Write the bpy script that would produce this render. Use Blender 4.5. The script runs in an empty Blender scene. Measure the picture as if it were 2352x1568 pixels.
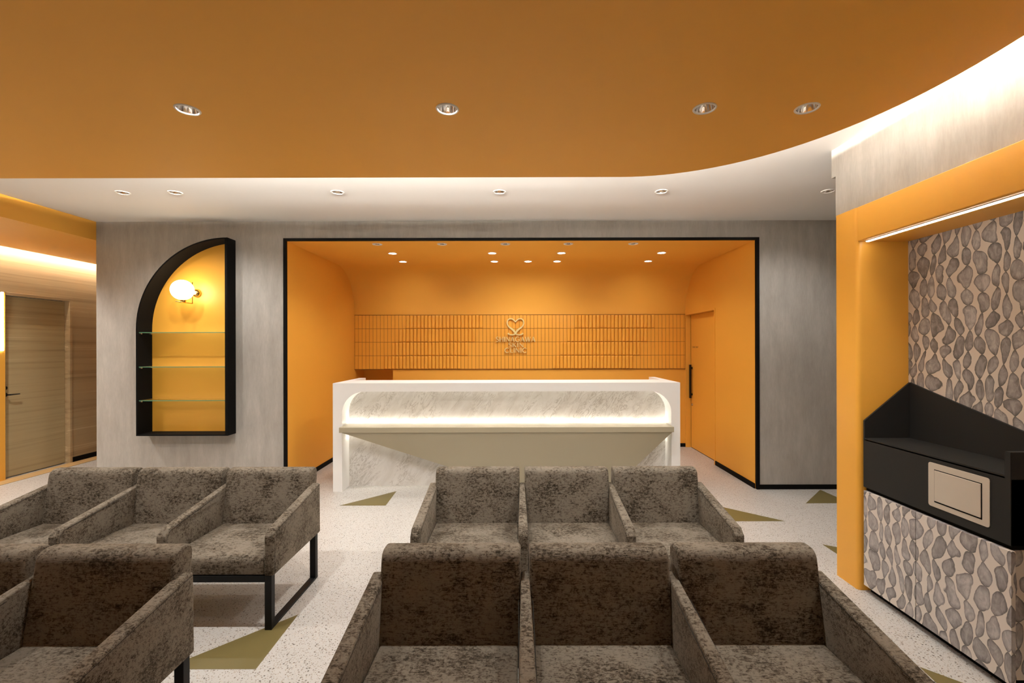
import bpy, bmesh, math, random
from mathutils import Vector, Matrix
random.seed(7)
PI = math.pi
scene = bpy.context.scene
COL = scene.collection

# ------------------------------------------------------------------ camera
CAM_H = 1.55
F_PX = 1045.0
cd = bpy.data.cameras.new('camera')
cd.sensor_width = 36.0
cd.lens = 36.0 * F_PX / 2352.0
cd.shift_x = -(1189.0 - 1176.0) / 2352.0
cd.shift_y = (795.0 - 784.0) / 2352.0
cd.clip_start = 0.05
cam = bpy.data.objects.new('camera', cd)
COL.objects.link(cam)
cam.matrix_world = Matrix.Translation((0, 0, CAM_H)) @ Matrix.Rotation(PI / 2, 4, 'X') @ Matrix.Rotation(math.radians(-0.13), 4, 'Z')
scene.camera = cam

# ------------------------------------------------------------------ world, exposure
w = bpy.data.worlds.new('world')
scene.world = w
w.use_nodes = True
w.node_tree.nodes['Background'].inputs['Color'].default_value = (1.0, 0.80, 0.60, 1)
w.node_tree.nodes['Background'].inputs['Strength'].default_value = 0.02
vs = scene.view_settings
vs.view_transform = 'Standard'
vs.look = 'None'
vs.gamma = 1.0
vs.use_curve_mapping = False
vs.exposure = 1.1
WARM = (1.0, 0.985, 0.95)
# energies (W) of the lamps, by kind; each lamp builds its own light further down
E_ORANGE, E_WHITE, E_ROW1, E_ROW2, E_ROW3, E_BACK_FILL, E_CORR_FILL = 38, 22, 7.9, 7.9, 8.2, 1.2, 75
S_COVE, S_COVE_LEFT, S_DESK, S_NICHE, S_GLOBE = 27.0, 36.0, 24.0, 8.0, 5.5

# ------------------------------------------------------------------ material helpers
class NT:
    def __init__(s, name):
        s.m = bpy.data.materials.new(name)
        s.m.use_nodes = True
        s.t = s.m.node_tree
        s.b = s.t.nodes['Principled BSDF']
    def node(s, typ, ins=None, **props):
        n = s.t.nodes.new(typ)
        for k, v in props.items():
            setattr(n, k, v)
        for k, v in (ins or {}).items():
            s.put(n.inputs[k], v)
        return n
    def put(s, sock, v):
        if isinstance(v, bpy.types.NodeSocket):
            s.t.links.new(v, sock)
        else:
            sock.default_value = v
    def math(s, op, a, b=0.0, c=None):
        ins = {0: a, 1: b}
        if c is not None:
            ins[2] = c
        return s.node('ShaderNodeMath', ins, operation=op).outputs[0]
    def ramp(s, fac, stops):
        r = s.node('ShaderNodeValToRGB', {0: fac})
        el = r.color_ramp.elements
        while len(el) < len(stops):
            el.new(0.5)
        for e, (p, c) in zip(el, stops):
            e.position = p
            e.color = (*c, 1) if len(c) == 3 else c
        return r.outputs[0]
    def coord(s, which='Object', scale=(1, 1, 1), rnd=0.0):
        o = s.node('ShaderNodeTexCoord').outputs[which]
        if rnd:
            oi = s.node('ShaderNodeObjectInfo').outputs['Random']
            off = s.math('MULTIPLY', oi, rnd)
            o = s.node('ShaderNodeVectorMath', {0: o, 1: off}, operation='ADD').outputs[0]
        mp = s.node('ShaderNodeMapping', {0: o, 'Scale': scale})
        return mp.outputs[0]
    def noise(s, vec, scale=5, detail=4, rough=0.55, dist=0.0):
        return s.node('ShaderNodeTexNoise', {'Vector': vec, 'Scale': scale, 'Detail': detail, 'Roughness': rough, 'Distortion': dist}).outputs[0]
    def mix(s, fac, a, b, blend='MIX'):
        n = s.node('ShaderNodeMix', None, data_type='RGBA', blend_type=blend)
        s.put(n.inputs[0], fac)
        s.put(n.inputs[6], (*a, 1) if isinstance(a, tuple) and len(a) == 3 else a)
        s.put(n.inputs[7], (*b, 1) if isinstance(b, tuple) and len(b) == 3 else b)
        return n.outputs[2]
    def bump(s, h, strength=0.2, dist=0.002):
        s.put(s.b.inputs['Normal'], s.node('ShaderNodeBump', {'Strength': strength, 'Distance': dist, 'Height': h}).outputs[0])
    def bsdf(s, **kw):
        for k, v in kw.items():
            k = k.replace('_', ' ')
            if isinstance(v, tuple) and len(v) == 3:
                v = (*v, 1)
            s.put(s.b.inputs[k], v)
        return s

M = {}
def plain(key, col, rough=0.5, metal=0.0, fine=0.0, spec=0.5):
    n = NT(key)
    n.bsdf(Roughness=rough, Metallic=metal)
    n.b.inputs['Specular IOR Level'].default_value = spec
    if fine:
        v = n.coord('Object')
        a = n.noise(v, 260, 2)
        b = n.noise(v, 2.2, 3)
        c = n.mix(n.math('MULTIPLY', b, fine), col, tuple(x * 0.82 for x in col))
        n.bsdf(Base_Color=c)
        n.bump(a, 0.10, 0.001)
    else:
        n.bsdf(Base_Color=col)
    M[key] = n.m
    return n.m
def emis(key, col, strength, base=(0.9, 0.9, 0.9)):
    n = NT(key)
    n.bsdf(Base_Color=base, Roughness=0.4, Emission_Color=col, Emission_Strength=strength)
    M[key] = n.m
    return n.m

ORANGE = (0.83, 0.402, 0.050)
plain('orange', ORANGE, 0.55, fine=0.35)
plain('orange_ceiling', ORANGE, 0.60, fine=0.35)
plain('orange_tile', (0.83, 0.39, 0.050), 0.32)
plain('orange_grout', (0.16, 0.055, 0.008), 0.9)
plain('orange_gloss', ORANGE, 0.42, fine=0.2)
plain('white_ceiling', (0.80, 0.78, 0.75), 0.75, fine=0.2)
plain('desk_white', (0.82, 0.80, 0.77), 0.35)
plain('champagne', (0.42, 0.37, 0.26), 0.40, 0.15)
plain('black', (0.006, 0.0055, 0.005), 0.7, spec=0.08)
plain('black_gloss', (0.005, 0.0045, 0.004), 0.35, spec=0.3)
plain('black_laminate', (0.019, 0.018, 0.016), 0.6, fine=0.3, spec=0.25)
plain('black_steel', (0.005, 0.005, 0.005), 0.5, spec=0.25)
plain('brass', (0.80, 0.50, 0.16), 0.22, 1.0)
plain("gold", (1.0, 0.84, 0.40), 0.28, 0.50)
plain('steel', (0.70, 0.66, 0.60), 0.32, 1.0, fine=0.2)
plain('champagne_steel', (0.62, 0.55, 0.46), 0.50, 0.35, fine=0.4)
plain('chrome', (0.88, 0.86, 0.84), 0.10, 1.0)
plain('trim_white', (0.80, 0.76, 0.70), 0.45)
plain('olive', (0.155, 0.120, 0.036), 0.50, fine=0.3)
plain('dark_fabric', (0.018, 0.014, 0.009), 0.9)
plain('clear_pin', (0.75, 0.70, 0.62), 0.25, 0.8)
plain('ink', (0.05, 0.03, 0.02), 0.6)
emis('led_cove', (1.0, 0.97, 0.91), S_COVE)
emis('led_cove_fill', (1.0, 0.97, 0.91), 850.0)
emis('led_cove_left', (1.0, 0.95, 0.82), S_COVE_LEFT)
emis('led_desk', (1.0, 0.97, 0.91), S_DESK)
emis('led_niche', (1.0, 0.97, 0.90), S_NICHE)
emis('led_bar', (1.0, 0.97, 0.90), 9.0)
emis('globe', (1.0, 0.90, 0.70), S_GLOBE)
emis('lamp_dim', (1.0, 0.97, 0.92), 3.0)
emis('lamp_bright', (1.0, 0.98, 0.94), 14.0)

def m_glass():
    n = NT('glass')
    t = n.t
    tr = n.node('ShaderNodeBsdfTransparent', {'Color': (0.93, 0.97, 0.94, 1)})
    gl = n.node('ShaderNodeBsdfGlossy', {'Color': (1, 1, 1, 1), 'Roughness': 0.02})
    fr = n.node('ShaderNodeFresnel', {'IOR': 1.45})
    mx = n.node('ShaderNodeMixShader', {0: fr.outputs[0]})
    t.links.new(tr.outputs[0], mx.inputs[1])
    t.links.new(gl.outputs[0], mx.inputs[2])
    t.links.new(mx.outputs[0], t.nodes['Material Output'].inputs[0])
    t.nodes.remove(n.b)
    M['glass'] = n.m
    g = NT('glass_edge')
    g.bsdf(Base_Color=(0.10, 0.28, 0.17), Roughness=0.1)
    M['glass_edge'] = g.m
m_glass()

def m_fabric():
    n = NT('chenille')
    v = n.coord('Object', rnd=37.0)
    sq = n.node('ShaderNodeMapping', {0: v, 'Scale': (1.0, 1.2, 1.35)}).outputs[0]
    big = n.noise(sq, 6.0, 2, 0.5, 0.4)
    mid = n.noise(sq, 58, 6, 0.70, 0.5)
    fine = n.noise(sq, 150, 3, 0.6, 0.3)
    st = n.node('ShaderNodeMapping', {0: v, 'Scale': (34, 300, 380)}).outputs[0]
    fib = n.noise(st, 1.0, 3, 0.65)
    a = n.math('ADD', n.math('MULTIPLY', big, 0.36), n.math('MULTIPLY', mid, 0.74))
    a = n.math('ADD', a, n.math('MULTIPLY', fine, 0.30))
    a = n.math('ADD', a, n.math('MULTIPLY', fib, 0.46))
    col = n.ramp(a, [(0.775, (0.022, 0.016, 0.009)), (0.865, (0.080, 0.062, 0.042)), (0.925, (0.158, 0.131, 0.098)), (1.0, (0.205, 0.174, 0.134))])
    n.bsdf(Base_Color=col, Roughness=0.9)
    n.b.inputs['Sheen Weight'].default_value = 0.25
    n.b.inputs['Sheen Roughness'].default_value = 0.4
    n.b.inputs['Sheen Tint'].default_value = (0.85, 0.70, 0.52, 1)
    n.b.inputs['Specular IOR Level'].default_value = 0.15
    n.bump(n.math('ADD', n.math('MULTIPLY', fib, 0.9), mid), 0.6, 0.0022)
    M['chenille'] = n.m
m_fabric()

def m_wallpaper():
    n = NT('grey_wallpaper')
    v = n.coord('Object')
    s1 = n.node('ShaderNodeMapping', {0: v, 'Scale': (13, 13, 2.6)}).outputs[0]
    s2 = n.node('ShaderNodeMapping', {0: v, 'Scale': (85, 85, 16)}).outputs[0]
    s3 = n.node('ShaderNodeMapping', {0: v, 'Scale': (2.4, 2.4, 1.6)}).outputs[0]
    a = n.math('ADD', n.math('MULTIPLY', n.noise(s1, 1.0, 5, 0.6), 0.55), n.math('MULTIPLY', n.noise(s2, 1.0, 4, 0.7), 0.30))
    a = n.math('ADD', a, n.math('MULTIPLY', n.noise(s3, 1.0, 4, 0.6), 0.35))
    col = n.ramp(a, [(0.40, (0.335, 0.306, 0.268)), (0.60, (0.405, 0.376, 0.335)), (0.80, (0.490, 0.460, 0.415))])
    n.bsdf(Base_Color=col, Roughness=0.7)
    n.bump(n.noise(s2, 2.0, 4, 0.7), 0.15, 0.001)
    M['grey_wallpaper'] = n.m
m_wallpaper()

def m_wood(key, base, light, dark, axis='Y', scale=1.0):
    n = NT(key)
    v = n.coord('Object')
    sc = (6, 0.22, 19) if axis == 'Y' else (17, 17, 0.7)
    s1 = n.node('ShaderNodeMapping', {0: v, 'Scale': tuple(x * scale for x in sc)}).outputs[0]
    sc2 = (20, 1.1, 130) if axis == 'Y' else (120, 120, 2.5)
    s2 = n.node('ShaderNodeMapping', {0: v, 'Scale': tuple(x * scale for x in sc2)}).outputs[0]
    a = n.noise(s1, 1.0, 3, 0.55, 0.0)
    b = n.noise(s2, 1.0, 4, 0.65)
    f = n.math('ADD', n.math('MULTIPLY', a, 0.7), n.math('MULTIPLY', b, 0.42))
    col = n.ramp(f, [(0.40, dark), (0.55, base), (0.66, base), (0.72, light), (0.80, base)])
    n.bsdf(Base_Color=col, Roughness=0.5)
    n.bump(b, 0.08, 0.001)
    M[key] = n.m
m_wood('wood', (0.43, 0.315, 0.175), (0.60, 0.47, 0.29), (0.30, 0.21, 0.11))
m_wood('wood_door', (0.43, 0.34, 0.185), (0.58, 0.47, 0.28), (0.31, 0.235, 0.12))
m_wood('wood_strip', (0.52, 0.34, 0.15), (0.62, 0.45, 0.24), (0.40, 0.25, 0.10), scale=1.3)

def m_floor():
    n = NT('terrazzo')
    v = n.coord('Object')
    def specks(scale, rad, thr, seed):
        mp = n.node('ShaderNodeMapping', {0: v, 'Location': (seed, seed * 1.7, 0)}).outputs[0]
        wob = n.node('ShaderNodeTexNoise', {'Vector': mp, 'Scale': scale * 2.2, 'Detail': 1.0}).outputs['Color']
        mp2 = n.node('ShaderNodeMix', {0: 0.006}, data_type='RGBA')
        n.put(mp2.inputs[6], mp)
        n.put(mp2.inputs[7], wob)
        vo = n.node('ShaderNodeTexVoronoi', {'Vector': mp2.outputs[2], 'Scale': scale})
        d = n.math('LESS_THAN', vo.outputs['Distance'], rad)
        sep = n.node('ShaderNodeSeparateColor', {0: vo.outputs['Color']})
        return n.math('MULTIPLY', d, n.math('GREATER_THAN', sep.outputs[0], thr)), sep.outputs[1]
    m1, r1 = specks(105, 0.32, 0.20, 0.0)
    m2, r2 = specks(62, 0.25, 0.40, 3.3)
    m3, r3 = specks(190, 0.34, 0.30, 7.1)
    big = n.noise(v, 1.5, 3)
    base = n.mix(big, (0.47, 0.452, 0.423), (0.51, 0.492, 0.463))
    c = n.mix(n.math('MULTIPLY', m3, 0.45), base, (0.45, 0.38, 0.30))
    c = n.mix(n.math('MULTIPLY', m1, 0.80), c, n.ramp(r1, [(0.0, (0.10, 0.075, 0.05)), (0.5, (0.34, 0.27, 0.20)), (1.0, (0.20, 0.16, 0.12))]))
    c = n.mix(n.math('MULTIPLY', m2, 0.90), c, n.ramp(r2, [(0.0, (0.04, 0.03, 0.022)), (0.6, (0.18, 0.13, 0.09)), (1.0, (0.62, 0.55, 0.47))]))
    n.bsdf(Base_Color=c, Roughness=0.42)
    n.b.inputs['Specular IOR Level'].default_value = 0.35
    M['terrazzo'] = n.m
m_floor()

def m_marble():
    n = NT('marble')
    v = n.coord('Object')
    rot = n.node('ShaderNodeMapping', {0: v, 'Rotation': (0, math.radians(52), 0)}).outputs[0]
    rot = n.node('ShaderNodeMapping', {0: rot, 'Scale': (1.0, 1.0, 2.8)}).outputs[0]
    a = n.noise(rot, 5.5, 7, 0.66, 1.0)
    b = n.noise(rot, 2.4, 3, 0.5)
    vein = n.math('ABSOLUTE', n.math('SUBTRACT', a, 0.5))
    vein = n.node('ShaderNodeMapRange', {0: vein, 1: 0.0, 2: 0.030, 3: 1.0, 4: 0.0}).outputs[0]
    gate = n.node('ShaderNodeMapRange', {0: b, 1: 0.40, 2: 0.62, 3: 0.06, 4: 0.72}).outputs[0]
    f = n.math('MULTIPLY', vein, gate)
    soft = n.noise(rot, 4.0, 4, 0.6, 0.5)
    base = n.ramp(soft, [(0.35, (0.70, 0.665, 0.62)), (0.62, (0.80, 0.775, 0.74))])
    n.bsdf(Base_Color=n.mix(f, base, (0.34, 0.29, 0.24)), Roughness=0.30)
    M['marble'] = n.m
m_marble()

def m_beads(key, paper, tones):
    """strings of watercolour beads: u along world depth (object y), v height (object z)"""
    n = NT(key)
    tc = n.node('ShaderNodeTexCoord').outputs['Object']
    sp = n.node('ShaderNodeSeparateXYZ', {0: tc})
    u = n.math('ADD', sp.outputs[1], sp.outputs[0])
    z = sp.outputs[2]
    PITCH, BH = 0.066, 0.115
    wob = n.noise(n.node('ShaderNodeMapping', {0: tc, 'Scale': (5, 5, 3.2)}).outputs[0], 1.0, 2)
    uu = n.math('ADD', n.math('DIVIDE', u, PITCH), n.math('MULTIPLY', n.math('SUBTRACT', wob, 0.5), 3.0))
    cid = n.math('FLOOR', uu)
    cx = n.math('SUBTRACT', n.math('SUBTRACT', uu, cid), 0.5)
    r = n.node('ShaderNodeTexWhiteNoise', {'W': cid}, noise_dimensions='1D')
    vv = n.math('ADD', n.math('DIVIDE', z, BH), n.math('MULTIPLY', r.outputs[0], 9.0))
    wv = n.noise(n.node('ShaderNodeCombineXYZ', {0: n.math('MULTIPLY', cid, 3.71), 1: n.math('MULTIPLY', vv, 0.7)}).outputs[0], 1.0, 1)
    vv = n.math('ADD', vv, n.math('MULTIPLY', wv, 1.1))
    bid = n.math('FLOOR', vv)
    fz = n.math('SUBTRACT', vv, bid)
    rb = n.node('ShaderNodeTexWhiteNoise', {'Vector': n.node('ShaderNodeCombineXYZ', {0: cid, 1: bid}).outputs[0]}, noise_dimensions='2D')
    rc = n.node('ShaderNodeSeparateColor', {0: rb.outputs[1]})
    # half width of the bead at this height
    prof = n.math('POWER', n.math('SINE', n.math('MULTIPLY', fz, PI)), 0.66)
    edge = n.noise(n.node('ShaderNodeMapping', {0: tc, 'Scale': (45, 45, 45)}).outputs[0], 1.0, 4)
    hw = n.math('ADD', n.math('MULTIPLY', prof, n.math('ADD', 0.35, n.math('MULTIPLY', rc.outputs[0], 0.17))), 0.045)
    hw = n.math('ADD', hw, n.math('MULTIPLY', n.math('SUBTRACT', edge, 0.5), 0.13))
    lean = n.math('MULTIPLY', n.math('SUBTRACT', rc.outputs[1], 0.5), n.math('MULTIPLY', n.math('SINE', n.math('MULTIPLY', fz, PI)), 0.16))
    dd = n.math('SUBTRACT', hw, n.math('ABSOLUTE', n.math('ADD', cx, lean)))
    mask = n.node('ShaderNodeMapRange', {0: dd, 1: 0.0, 2: 0.03}).outputs[0]
    rim = n.node('ShaderNodeMapRange', {0: dd, 1: 0.0, 2: 0.13, 3: 0.45, 4: 0.0}).outputs[0]
    knot = n.node('ShaderNodeMapRange', {0: prof, 1: 0.25, 2: 0.75, 3: 0.40, 4: 0.0}).outputs[0]
    wash = n.noise(n.node('ShaderNodeMapping', {0: tc, 'Scale': (28, 28, 16)}).outputs[0], 1.0, 6, 0.65, 1.2)
    fold = n.math('MULTIPLY', n.math('ABSOLUTE', n.math('ADD', cx, n.math('MULTIPLY', n.math('SUBTRACT', rc.outputs[2], 0.5), 0.3))), -0.35)
    t = n.math('ADD', n.math('MULTIPLY', rc.outputs[2], 0.28), n.math('SUBTRACT', n.math('MULTIPLY', wash, 1.35), 0.2))
    t = n.math('SUBTRACT', n.math('SUBTRACT', n.math('ADD', t, fold), rim), knot)
    tone = n.ramp(t, [(0.0, tones[0]), (0.35, tones[1]), (0.62, tones[2]), (0.85, tones[3])])
    n.bsdf(Base_Color=n.mix(mask, paper, tone), Roughness=0.5)
    M[key] = n.m
m_beads('bead_wallpaper', (0.62, 0.53, 0.44), [(0.10, 0.088, 0.080), (0.205, 0.182, 0.168), (0.33, 0.295, 0.275), (0.47, 0.42, 0.39)])
m_beads('bead_laminate', (0.68, 0.61, 0.54), [(0.14, 0.125, 0.12), (0.26, 0.235, 0.225), (0.38, 0.345, 0.335), (0.51, 0.47, 0.45)])

# ------------------------------------------------------------------ geometry helpers
def link(o, parent=None):
    COL.objects.link(o)
    if parent is not None:
        o.parent = parent
    return o
def obj(name, bm, mat, parent=None, smooth=False, loc=None, mats=None):
    me = bpy.data.meshes.new(name)
    bmesh.ops.recalc_face_normals(bm, faces=bm.faces[:])
    bm.to_mesh(me)
    bm.free()
    for m in (mats or [mat]):
        me.materials.append(M[m])
    if smooth:
        for p in me.polygons:
            p.use_smooth = True
    o = bpy.data.objects.new(name, me)
    if loc is not None:
        o.location = loc
    return link(o, parent)
def tag(o, label, cat, group=None):
    o['label'] = label
    o['category'] = cat
    if group:
        o['group'] = group
    return o
def thing(name, label, cat, loc=(0, 0, 0), group=None, rotz=0.0):
    o = bpy.data.objects.new(name, None)
    o.empty_display_size = 0.1
    o.location = loc
    o.rotation_euler.z = rotz
    link(o)
    return tag(o, label, cat, group)
def struct(name, bm, mat, label, cat='wall', smooth=False, mats=None):
    o = obj(name, bm, mat, None, smooth, mats=mats)
    o['kind'] = 'structure'
    o['label'] = label
    o['category'] = cat
    return o
def box(bm, x0, x1, y0, y1, z0, z1, bev=0.0, seg=2):
    r = bmesh.ops.create_cube(bm, size=1.0)
    vv = r['verts']
    for v in vv:
        v.co = Vector(((x0 + x1) / 2 + v.co.x * (x1 - x0), (y0 + y1) / 2 + v.co.y * (y1 - y0), (z0 + z1) / 2 + v.co.z * (z1 - z0)))
    if bev:
        es = list({e for v in vv for e in v.link_edges})
        bmesh.ops.bevel(bm, geom=es, offset=bev, segments=seg, affect='EDGES', profile=0.5)
    return bm
def nb():
    return bmesh.new()
def prism(bm, pts, a0, a1, axis='Y', holes=()):
    """extrude polygon pts (with holes) between a0 and a1 along axis. pts are (x,z) for Y, (y,z) for X, (x,y) for Z"""
    def mk(p, a):
        if axis == 'Y':
            return (p[0], a, p[1])
        if axis == 'X':
            return (a, p[0], p[1])
        return (p[0], p[1], a)
    def layer(a):
        es = []
        rings = []
        for loop in (pts, *holes):
            vs_ = [bm.verts.new(mk(p, a)) for p in loop]
            rings.append(vs_)
            for i in range(len(vs_)):
                es.append(bm.edges.new((vs_[i], vs_[(i + 1) % len(vs_)])))
        return es, rings
    e0, r0 = layer(a0)
    if not holes:
        bm.faces.new(r0[0])
    else:
        bmesh.ops.triangle_fill(bm, edges=e0, use_beauty=True, use_dissolve=False)
    if a1 is None:
        return bm
    e1, r1 = layer(a1)
    if not holes:
        bm.faces.new(r1[0])
    else:
        bmesh.ops.triangle_fill(bm, edges=e1, use_beauty=True, use_dissolve=False)
    for A, B in zip(r0, r1):
        k = len(A)
        for i in range(k):
            bm.faces.new((A[i], A[(i + 1) % k], B[(i + 1) % k], B[i]))
    return bm
def circle(cx, cy, r, n=28):
    return [(cx + r * math.cos(2 * PI * i / n), cy + r * math.sin(2 * PI * i / n)) for i in range(n)]
def lathe(bm, prof, n=32, cx=0, cy=0, cz=0, close=False):
    """prof: (r,z) list, spun about z"""
    rings = []
    for r, z in prof:
        if r < 1e-6:
            rings.append([bm.verts.new((cx, cy, cz + z))])
        else:
            rings.append([bm.verts.new((cx + r * math.cos(2 * PI * i / n), cy + r * math.sin(2 * PI * i / n), cz + z)) for i in range(n)])
    pairs = list(zip(rings[:-1], rings[1:]))
    if close:
        pairs.append((rings[-1], rings[0]))
    for A, B in pairs:
        for i in range(n):
            j = (i + 1) % n
            if len(A) == 1 and len(B) == 1:
                continue
            if len(A) == 1:
                bm.faces.new((A[0], B[i], B[j]))
            elif len(B) == 1:
                bm.faces.new((A[i], A[j], B[0]))
            else:
                bm.faces.new((A[i], A[j], B[j], B[i]))
    return bm
def tube(bm, path, r, n=8, closed=False):
    P = [Vector(p) for p in path]
    rings = []
    for i, p in enumerate(P):
        if closed:
            d = P[(i + 1) % len(P)] - P[i - 1]
        else:
            d = P[min(i + 1, len(P) - 1)] - P[max(i - 1, 0)]
        d.normalize()
        up = Vector((0, 0, 1)) if abs(d.z) < 0.9 else Vector((1, 0, 0))
        a = d.cross(up).normalized()
        b = d.cross(a)
        rr = r[i] if isinstance(r, (list, tuple)) else r
        rings.append([bm.verts.new(p + a * rr * math.cos(2 * PI * k / n) + b * rr * math.sin(2 * PI * k / n)) for k in range(n)])
    seq = list(zip(rings[:-1], rings[1:]))
    if closed:
        seq.append((rings[-1], rings[0]))
    for A, B in seq:
        for k in range(n):
            bm.faces.new((A[k], A[(k + 1) % n], B[(k + 1) % n], B[k]))
    if not closed:
        bm.faces.new(rings[0])
        bm.faces.new(rings[-1])
    return bm
def poly_normals(pts):
    out = []
    k = len(pts)
    area = sum(pts[i][0] * pts[(i + 1) % k][1] - pts[(i + 1) % k][0] * pts[i][1] for i in range(k))
    s = 1 if area > 0 else -1
    for i in range(k):
        a, b, c = Vector(pts[i - 1]), Vector(pts[i]), Vector(pts[(i + 1) % k])
        d1 = (b - a).normalized()
        d2 = (c - b).normalized()
        n1 = Vector((d1.y, -d1.x)) * s
        n2 = Vector((d2.y, -d2.x)) * s
        n = (n1 + n2)
        n = n / max(1e-6, n.length_squared) * 2 if n.length > 1e-6 else n1
        if n.length > 1.6:
            n = n.normalized() * 1.6
        out.append(n)
    return out
def round_poly(pts, rads, seg=5):
    out = []
    k = len(pts)
    for i in range(k):
        p0, p1, p2 = Vector(pts[i - 1]), Vector(pts[i]), Vector(pts[(i + 1) % k])
        r = rads[i] if isinstance(rads, (list, tuple)) else rads
        if r <= 0:
            out.append(tuple(p1))
            continue
        d0 = (p0 - p1)
        d1 = (p2 - p1)
        ang = d0.angle(d1)
        t = min(r / math.tan(ang / 2), d0.length * 0.49, d1.length * 0.49)
        a = p1 + d0.normalized() * t
        b = p1 + d1.normalized() * t
        for j in range(seg + 1):
            s = j / seg
            out.append(tuple(a * (1 - s) ** 2 + p1 * 2 * s * (1 - s) + b * s * s))
    return out
def slab(bm, prof, x0, x1, r, seg=3, mid=1):
    """profile (y,z) extruded along x with rounded rims"""
    nn = poly_normals(prof)
    st = []
    for j in range(seg + 1):
        a = PI / 2 * j / seg
        st.append((x0 + r * (1 - math.sin(a)), r * (1 - math.cos(a))))
    st = [(x0 + r * (1 - math.sin(PI / 2 * j / seg)), r * (1 - math.cos(PI / 2 * j / seg))) for j in range(seg + 1)][::-1]
    # st goes from inset rim (x = x0, inset r) to full section (x = x0 + r)
    st = [(x0 + r * (1 - math.cos(PI / 2 * j / seg)), r * (1 - math.sin(PI / 2 * j / seg))) for j in range(seg + 1)]
    en = [(x1 - (x - x0), i) for x, i in st][::-1]
    mids = [(x0 + r + (x1 - x0 - 2 * r) * (j + 1) / (mid + 1), 0.0) for j in range(mid)]
    rings = []
    for x, ins in st + mids + en:
        rings.append([bm.verts.new((x, p[0] - n.x * ins, p[1] - n.y * ins)) for p, n in zip(prof, nn)])
    k = len(prof)
    for A, B in zip(rings[:-1], rings[1:]):
        for i in range(k):
            bm.faces.new((A[i], A[(i + 1) % k], B[(i + 1) % k], B[i]))
    bm.faces.new(rings[0])
    bm.faces.new(rings[-1])
    return bm
def smooth_by_angle(o, deg=35):
    me = o.data
    for p in me.polygons:
        p.use_smooth = True
    b = bmesh.new()
    b.from_mesh(me)
    for e in b.edges:
        if len(e.link_faces) == 2 and e.calc_face_angle(0) > math.radians(deg):
            e.smooth = False
    b.to_mesh(me)
    b.free()
    return o
def light_spot(parent, loc, energy, angle=1.6, blend=0.4, radius=0.025, aim=None, color=WARM):
    ld = bpy.data.lights.new('spot_light', 'SPOT')
    ld.energy = energy
    ld.spot_size = angle
    ld.spot_blend = blend
    ld.shadow_soft_size = radius
    ld.color = color
    o = bpy.data.objects.new('spot_light', ld)
    o.location = loc
    if aim is not None:
        o.rotation_euler = Vector(aim).to_track_quat('-Z', 'Y').to_euler()
    link(o, parent)
    return o

# ------------------------------------------------------------------ main measures (metres; y is depth)
YW = 4.92                 # front face of the grey wall
HC = 2.905                # white ceiling
HO = 2.70                 # orange dropped ceiling
XL, XR = -2.505, 2.575    # alcove side walls
YB = 7.0                  # alcove back wall
HA = 2.695                # alcove ceiling
ORANGE_SPOTS = [(-1.597, 2.205), (-0.338, 2.205), (0.909, 2.205), (1.405, 2.205)]
WHITE_SPOTS = [(-3.46, 3.99), (-3.00, 3.99), (-1.577, 3.99), (-0.157, 3.99), (1.264, 3.99), (2.726, 3.99)]
ROW1 = [(-1.568, 5.09), (-0.843, 5.09), (-0.136, 5.09), (0.570, 5.09), (1.296, 5.09)]
ROW2 = [(-1.535, 5.59), (-0.310, 5.59), (0.540, 5.59), (1.771, 5.59)]
ROW3 = [(-1.544, 6.136), (-0.311, 6.136), (0.141, 6.136), (0.534, 6.136), (1.762, 6.136)]
LEFT_FILL = (-2.86, 2.205)  # unseen lamp added to brighten the left rear bench
BACK_FILLS = [(-3.2, 0.15), (-1.4, 0.15), (0.35, 0.15), (-2.3, -1.6), (-0.3, -1.6), (1.2, -1.6)]  # unseen lamps added as fill; the rear row bounces light onto the ceiling

# ------------------------------------------------------------------ floor
fl = struct('floor', box(nb(), -6.3, 4.7, -3.1, 8.7, -0.12, 0.0), 'terrazzo', 'cream speckled terrazzo vinyl floor with olive triangle inlays', 'floor')
def fpt(x, y):
    Y = F_PX * CAM_H / (y - 795.0)
    return ((x - 1189.0) * Y / F_PX, Y)
TRI = [[(683.7, 1409.7), (586, 1535), (371, 1535)],
       [(779, 1160), (885, 1160), (910, 1127)],
       [(1802.6, 1198), (1610, 1154), (1560, 1198)],
       [(1883, 1126), (1850, 1157), (1953, 1157)],
       [(1888, 1251.5), (1965, 1266), (1965, 1302)],
       [(2110, 1533), (2290, 1600), (2170, 1590)]]
for t in TRI:
    o = obj('triangle_inlay', prism(nb(), [fpt(*p) for p in t], -0.002, 0.0008, 'Z'), 'olive', fl)
    o['label'] = 'olive green triangle set in the floor'

# ------------------------------------------------------------------ grey back wall with openings
NXL, NXR, NZ0, NZ1 = -4.009, -3.048, 0.617, 2.700
def arch(x0, x1, z0, z1, n=28):
    R = x1 - x0
    pts = [(x1, z0), (x1, z1)]
    for i in range(1, n + 1):
        a = PI / 2 + PI / 2 * i / n
        pts.append((x1 + R * math.cos(a), z1 - R + R * math.sin(a)))
    pts.append((x0, z0))
    return pts
out = [(-4.555, 0), (-4.555, HC), (4.5, HC), (4.5, 0), (2.61, 0), (2.61, 2.722), (-2.528, 2.722), (-2.528, 0)]
hole = arch(NXL + 0.001, NXR - 0.001, NZ0 + 0.001, NZ1 - 0.001)
struct('wall_back', prism(nb(), out, YW, YW + 0.13, 'Y', [hole]), 'grey_wallpaper', 'grey streaked wallpaper wall framing the orange reception alcove')

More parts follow.
